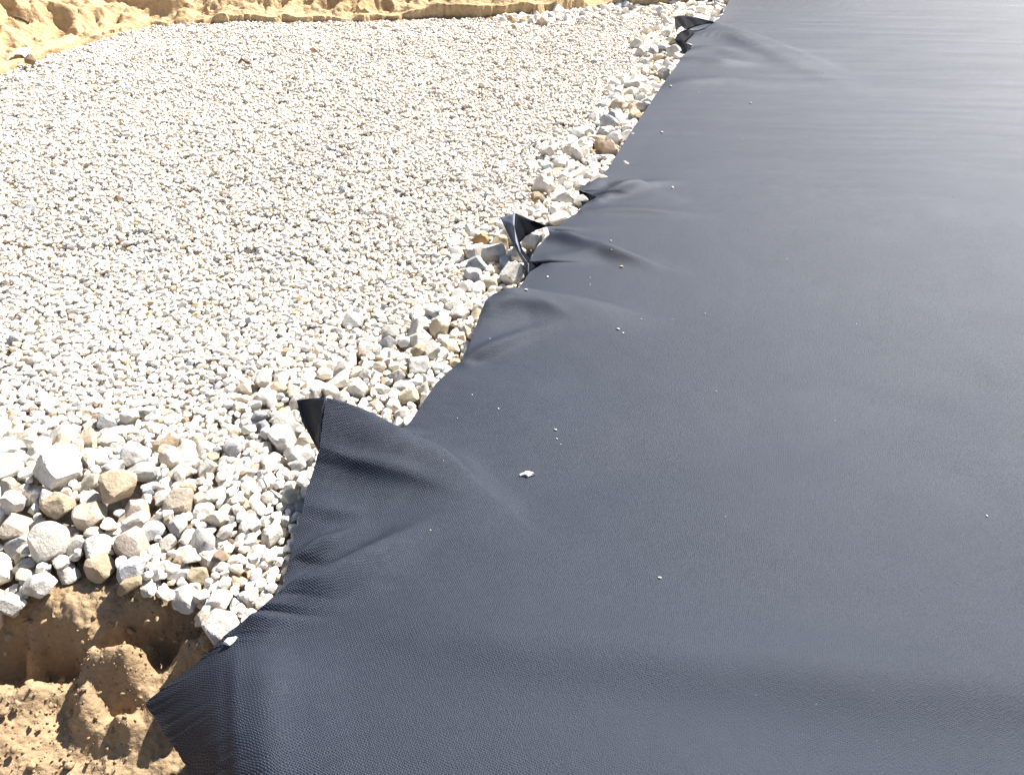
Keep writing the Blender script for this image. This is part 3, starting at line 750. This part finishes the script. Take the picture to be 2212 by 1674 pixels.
def scatter(name, parent, pts, rot, scl, col, protos, mat, label):
    """many small stones: one mesh of positions, each position carries one of the stone shapes"""
    lib = bpy.data.collections.new(name + '_shapes')
    for k, me in enumerate(protos):
        lib.objects.link(bpy.data.objects.new('shape_%02d' % k, me))
    me = bpy.data.meshes.new(name); me.vertices.add(len(pts)); me.vertices.foreach_set('co', pts.astype(np.float32).ravel())
    for an, arr, ty in (('rot', rot, 'FLOAT_VECTOR'), ('scl', scl, 'FLOAT_VECTOR')):
        a = me.attributes.new(an, ty, 'POINT'); a.data.foreach_set('vector', arr.astype(np.float32).ravel())
    a = me.attributes.new('scol', 'FLOAT_COLOR', 'POINT')
    a.data.foreach_set('color', np.concatenate([col, np.ones((len(col), 1))], 1).astype(np.float32).ravel())
    a = me.attributes.new('pid', 'INT', 'POINT'); a.data.foreach_set('value', rng.integers(0, len(protos), len(pts)).astype(np.int32))
    me.update()
    o = link(name, me, parent, kind='stuff', label=label)
    ng = bpy.data.node_groups.new(name, 'GeometryNodeTree')
    ng.interface.new_socket('Geometry', in_out='INPUT', socket_type='NodeSocketGeometry')
    ng.interface.new_socket('Geometry', in_out='OUTPUT', socket_type='NodeSocketGeometry')
    gi = ng.nodes.new('NodeGroupInput'); go = ng.nodes.new('NodeGroupOutput')
    mp = ng.nodes.new('GeometryNodeMeshToPoints')
    ip = ng.nodes.new('GeometryNodeInstanceOnPoints'); cn = ng.nodes.new('GeometryNodeCollectionInfo')
    cn.inputs['Collection'].default_value = lib; cn.inputs['Separate Children'].default_value = True; cn.inputs['Reset Children'].default_value = True
    def na(nm, ty):
        q = ng.nodes.new('GeometryNodeInputNamedAttribute'); q.data_type = ty; q.inputs['Name'].default_value = nm
        return q.outputs['Attribute']
    er = ng.nodes.new('FunctionNodeEulerToRotation')
    ng.links.new(gi.outputs[0], mp.inputs['Mesh']); ng.links.new(mp.outputs[0], ip.inputs['Points'])
    ng.links.new(cn.outputs[0], ip.inputs['Instance']); ip.inputs['Pick Instance'].default_value = True
    ng.links.new(na('pid', 'INT'), ip.inputs['Instance Index'])
    ng.links.new(na('rot', 'FLOAT_VECTOR'), er.inputs[0]); ng.links.new(er.outputs[0], ip.inputs['Rotation'])
    ng.links.new(na('scl', 'FLOAT_VECTOR'), ip.inputs['Scale'])
    ng.links.new(ip.outputs[0], go.inputs[0])
    o.modifiers.new('scatter', 'NODES').node_group = ng
    return o
scatter('small_stones', bed, st[rest_i, :3], rot[rest_i], scl[rest_i], cc[rest_i], P_SMALL, M_STONE_I, 'countless small white and tan limestone pieces')

# ------------------------------------------------------------------ crumbs of dirt
def dz1(x, y): return float(dirt_z(np.array([[x]]), np.array([[y]]))[0, 0])
P_CLOD = [stone_mesh('clod', 700 + i, 2, M_DIRT, 9, (1, .85, .7), 12, .09) for i in range(8)]
dm = bpy.data.objects['dirt_mound']
CL = [(283, 1365, 24), (276, 1395, 26), (305, 1412, 18), (330, 1402, 14), (268, 1424, 14), (352, 1380, 22), (368, 1370, 18), (380, 1385, 14), (395, 1352, 16), (120, 1330, 20), (60, 1345, 22),
      (95, 1345, 18), (150, 1340, 16), (190, 1355, 18), (205, 1335, 15), (240, 1350, 18), (226, 1290, 18), (252, 1300, 20), (240, 1320, 16), (65, 1478, 26), (90, 1470, 18), (112, 1478, 14),
      (136, 1472, 20), (160, 1485, 16), (182, 1490, 16), (215, 1497, 14), (265, 1500, 16), (300, 1490, 14), (318, 1345, 20), (340, 1338, 16), (300, 1330, 22), (420, 1345, 18), (440, 1330, 16),
      (20, 1375, 22), (14, 1410, 16), (10, 1540, 26), (40, 1520, 20), (70, 1655, 30), (150, 1655, 24), (30, 1620, 18), (178, 1390, 14), (190, 1425, 12), (205, 1440, 10), (110, 1525, 16), (80, 1545, 18)]
for k, (dx, dy, wpx) in enumerate(CL):
    p = at(dx, dy, -.08)
    for _ in range(4): p = at(dx, dy, dz1(p.x, p.y))
    r = wpx / FOC * proj(*p)[2] / 2
    o = link('clod', P_CLOD[k % 8], dm, loc=p + Vector((0, 0, r * .3)))
    o.scale = (r, r * random.uniform(.7, 1), r * random.uniform(.6, .9)); o.rotation_euler = (random.uniform(-1, 1), random.uniform(-1, 1), random.uniform(0, 6))
cx_ = rng.uniform(-1.7, -.35, 5200); cy_ = rng.uniform(.65, 1.4, 5200)
keep = fbm(cx_ * 7, cy_ * 7, 95, 2) > -.05
cx_, cy_ = cx_[keep], cy_[keep]; cz_ = dirt_z(cx_[None], cy_[None])[0]
cr = np.exp(rng.normal(-5.9, .45, len(cx_)))
scatter('dirt_crumbs', dm, np.stack([cx_, cy_, cz_ + cr * .3], 1), rng.uniform(0, 6.28, (len(cx_), 3)), cr[:, None] * rng.uniform(.7, 1.2, (len(cx_), 3)),
        np.tile([[.4, .27, .15]], (len(cx_), 1)), P_CLOD, M_DIRT, 'loose crumbs of dry brown dirt')

# ------------------------------------------------------------------ chips and crumbs on the sheet
from mathutils.bvhtree import BVHTree
deps = None
bvh = BVHTree.FromPolygons([Vector((v[0] + 1.5, v[1] + 3, v[2])) for v in V], [tuple(int(q) for q in f_) for f_ in grid_faces(NS, NU)])
def on_sheet(dx, dy):
    o_ = Vector((0, 0, CAM_H)); d_ = (at(dx, dy, 0) - o_).normalized()
    h_ = bvh.ray_cast(o_, d_)
    return h_[0] if h_[0] is not None else at(dx, dy, .03)
def chip(pts, h, name, lab, cat, col, group=None):
    """a flat irregular flake: outline (x, y in metres), thickness h"""
    import bmesh
    bm = bmesh.new(); n = len(pts)
    bot = [bm.verts.new((x * 1.0, y * 1.0, 0)) for x, y in pts]
    mid = [bm.verts.new((x * 1.06, y * 1.06, h * .45)) for x, y in pts]
    top = [bm.verts.new((x * .8, y * .8, h * (1 + .3 * math.sin(i * 2.1)))) for i, (x, y) in enumerate(pts)]
    for a, b in ((bot, mid), (mid, top)):
        for i in range(n): bm.faces.new((a[i], a[(i + 1) % n], b[(i + 1) % n], b[i]))
    bm.faces.new(top); bm.faces.new(bot[::-1])
    me = bpy.data.meshes.new(name); bm.to_mesh(me); bm.free(); me.materials.append(M_STONE)
    return me
p = on_sheet(1140, 1026)
q = proj(*p)[2] / FOC
o = link('limestone_chip', chip([(-17 * q, 1 * q), (-8 * q, 4 * q), (-4 * q, 10 * q), (6 * q, 8 * q), (17 * q, 1 * q), (6 * q, -4 * q), (0, -8 * q), (-7 * q, -3 * q), (-16 * q, -5 * q)], .006, 'chip', '', '', None), loc=p + Vector((0, 0, .001)))
o.color = (.8, .78, .72, 1); o['label'] = 'white arrow-shaped stone chip lying alone on the middle of the black sheet'; o['category'] = 'stone chip'
p = on_sheet(497, 1386); q = proj(*p)[2] / FOC
o = link('limestone_chip', chip([(-13 * q, -5 * q), (-6 * q, 5 * q), (9 * q, 11 * q), (14 * q, 9 * q), (9 * q, -4 * q), (3 * q, -11 * q), (-5 * q, -9 * q)], .007, 'chip', '', '', None), loc=p + Vector((0, 0, .001)))
o.color = (.82, .81, .78, 1); o['label'] = 'white flat stone chip on the near corner of the sheet beside the crease'; o['category'] = 'stone chip'
CR = [(1136, 627, 9, 'white', 'tiny white crumb on the sheet edge behind the rounded bump'),
      (1183, 599, 7, 'white', 'tiny white crumb right of the small dark tear'),
      (1342, 577, 9, 'cream', 'tiny yellowish crumb on the sheet below the long fold from the torn hem'),
      (1335, 712, 9, 'white', 'tiny flat white crumb, left one of a close pair mid sheet'),
      (1346, 720, 6, 'white', 'tiny round white crumb, right one of a close pair mid sheet'),
      (1425, 1248, 9, 'white', 'tiny oblong white crumb alone on the near right part of the sheet'),
      (1200, 929, 8, 'white', 'tiny flat white crumb, topmost of three above the arrow-shaped chip'),
      (1203, 948, 6, 'white', 'tiny round white crumb, middle one of three above the arrow-shaped chip'),
      (1621, 224, 7, 'white', 'tiny white crumb alone on the far part of the sheet'),
      (1430, 287, 8, 'white', 'tiny white crumb close to the straight far edge of the sheet'),
      (1453, 406, 8, 'white', 'tiny white crumb right of the small triangular fold'),
      (1449, 188, 9, 'cream', 'tiny cream crumb lying right on the far edge of the sheet'),
      (1077, 883, 6, 'white', 'tiny white crumb between the mid sheet edge and the three crumbs'),
      (2132, 1115, 7, 'white', 'tiny white crumb near the right end of the sheet')]
CR2 = [(1275, 600, 4), (1275, 615, 4), (1385, 690, 5), (1454, 690, 3), (1058, 732, 5), (1020, 853, 5), (988, 903, 4), (1211, 960, 4), (1567, 1116, 4), (1804, 909, 4), (1547, 845, 4),
       (1777, 158, 5), (1319, 521, 6), (1321, 540, 5), (1523, 678, 5), (2062, 426, 5), (958, 995, 3), (930, 1145, 5), (1510, 200, 4), (1605, 300, 4), (1700, 560, 4), (1850, 700, 4)]
CRL = ['upper of two white specks in line right of the torn hem', 'lower of two white specks in line right of the torn hem',
       'white speck where the rounded bump fades out', 'faint speck right of where the rounded bump fades out',
       'white speck on the left slope of the rounded bump', 'white speck close to the sheet edge above the largest fold',
       'faint speck right behind the largest curled fold', 'faint lowest speck under the row of three crumbs above the arrow-shaped chip',
       'white speck on the bare sheet between the oblong crumb and the arrow-shaped chip', 'white speck on the plain right half of the sheet at mid height',
       'white speck left of the one on the plain right half', 'white speck furthest to the top right of the far corner fold',
       'upper of two close specks on the fold running from the torn hem', 'lower of two close specks on the fold running from the torn hem',
       'lone speck right of the close pair of crumbs mid sheet', 'speck near the right picture edge a quarter of the way down',
       'faint speck on the slope of the largest fold next to the arrow-shaped chip', 'white speck below the largest fold where its creases end',
       'faint speck just below the long crease of the far corner fold', 'faint speck under the lone crumb on the far part',
       'faint speck on the empty middle of the sheet level with the torn hem', 'faint speck on the empty right side level with the rounded bump']
P_CR = [stone_mesh('crumb', 800 + i, 2, M_CRUMB, 30, (1, .8, .6), 8, .02) for i in range(5)] + [stone_mesh('crumb', 820, 2, M_CRUMBY, 30, (1, .8, .6), 8, .02)]
for k, c_ in enumerate(CR + [(a, b, s_, 'white', l_) for (a, b, s_), l_ in zip(CR2, CRL)]):
    p = on_sheet(c_[0], c_[1]); r = c_[2] / FOC * proj(*p)[2] / 2 * (.95 if c_[2] > 5 else .75)
    o = link('crumb', P_CR[5 if c_[3] == 'cream' else k % 5], loc=p + Vector((0, 0, r * .35)))
    o.scale = (r, r * .75, r * .7); o.rotation_euler = (0, 0, random.uniform(0, 6)); o.color = (*COLS[c_[3]], 1)
    o['category'] = 'stone crumb'; o['group'] = 'stone crumbs scattered on the black sheet'
    o['label'] = c_[4]

# ------------------------------------------------------------------ things at the far side
def tube(name, pts, rad, mat, n=7):
    V_, F_ = [], []
    for i, p in enumerate(pts):
        d_ = (pts[min(i + 1, len(pts) - 1)] - pts[max(i - 1, 0)]).normalized()
        a_ = d_.cross(Vector((0, 0, 1))).normalized(); b_ = d_.cross(a_)
        for k in range(n):
            t_ = k / n * 6.2832; V_.append(p + (a_ * math.cos(t_) + b_ * math.sin(t_)) * rad[i])
    for i in range(len(pts) - 1):
        for k in range(n): F_.append((i * n + k, i * n + (k + 1) % n, (i + 1) * n + (k + 1) % n, (i + 1) * n + k))
    me = bpy.data.meshes.new(name); me.from_pydata([v[:] for v in V_], [], F_ + [tuple(range(n))[::-1], tuple(range(len(V_) - n, len(V_)))]); me.materials.append(mat)
    return me
bvb = BVHTree.FromPolygons([Vector(v) for v in np.stack([BX, BY, BZ], -1).reshape(-1, 3)], [tuple(int(q) for q in f_) for f_ in grid_faces(ns, nd)])
def on_bank(dx, dy):
    o_ = Vector((0, 0, CAM_H)); d_ = (at(dx, dy, 0) - o_).normalized(); h_ = bvb.ray_cast(o_, d_)
    return h_[0] if h_[0] is not None else at(dx, dy, 0)
a, b = on_bank(33, 41), on_bank(63, 54)
o = link('stick', tube('stick', [a + Vector((0, 0, .012)), a.lerp(b, .5) + Vector((0, 0, .022)), b + Vector((0, 0, .014))], [.012, .016, .013], M_WOOD))
o['label'] = 'short brown stick lying on the yellow sand at the upper left'; o['category'] = 'stick'
a, b = at(516, 135, .0), at(539, 137, .0)
me = tube('twig', [a, a.lerp(b, .35) + Vector((0, .0, .025)), a.lerp(b, .7) + Vector((0, 0, .004)), b], [.009, .011, .010, .012], M_WOOD)
o = link('twig', me); o['label'] = 'small dark bent twig on the fine far gravel'; o['category'] = 'twig'
sc_ = [(17, 134), (32, 124), (46, 116), (72, 112), (66, 122), (62, 130), (56, 131), (50, 126), (34, 128)]
Vs = []
for x_, y_ in sc_:
    p = on_bank(x_, y_); Vs.append(p + Vector((0, 0, .03 + .012 * math.sin(x_))))
n_ = len(Vs)
me = bpy.data.meshes.new('scrap'); me.from_pydata([v[:] for v in Vs] + [(v + Vector((0, 0, -.004)))[:] for v in Vs], [],
    [tuple(range(n_)), tuple(range(n_, 2 * n_))[::-1]] + [(i, (i + 1) % n_, n_ + (i + 1) % n_, n_ + i) for i in range(n_)])
me.materials.append(M_CLOTH)
o = link('plastic_scrap', me); o['label'] = 'torn white plastic scrap on the sand at the far left end of the gravel'; o['category'] = 'plastic scrap'
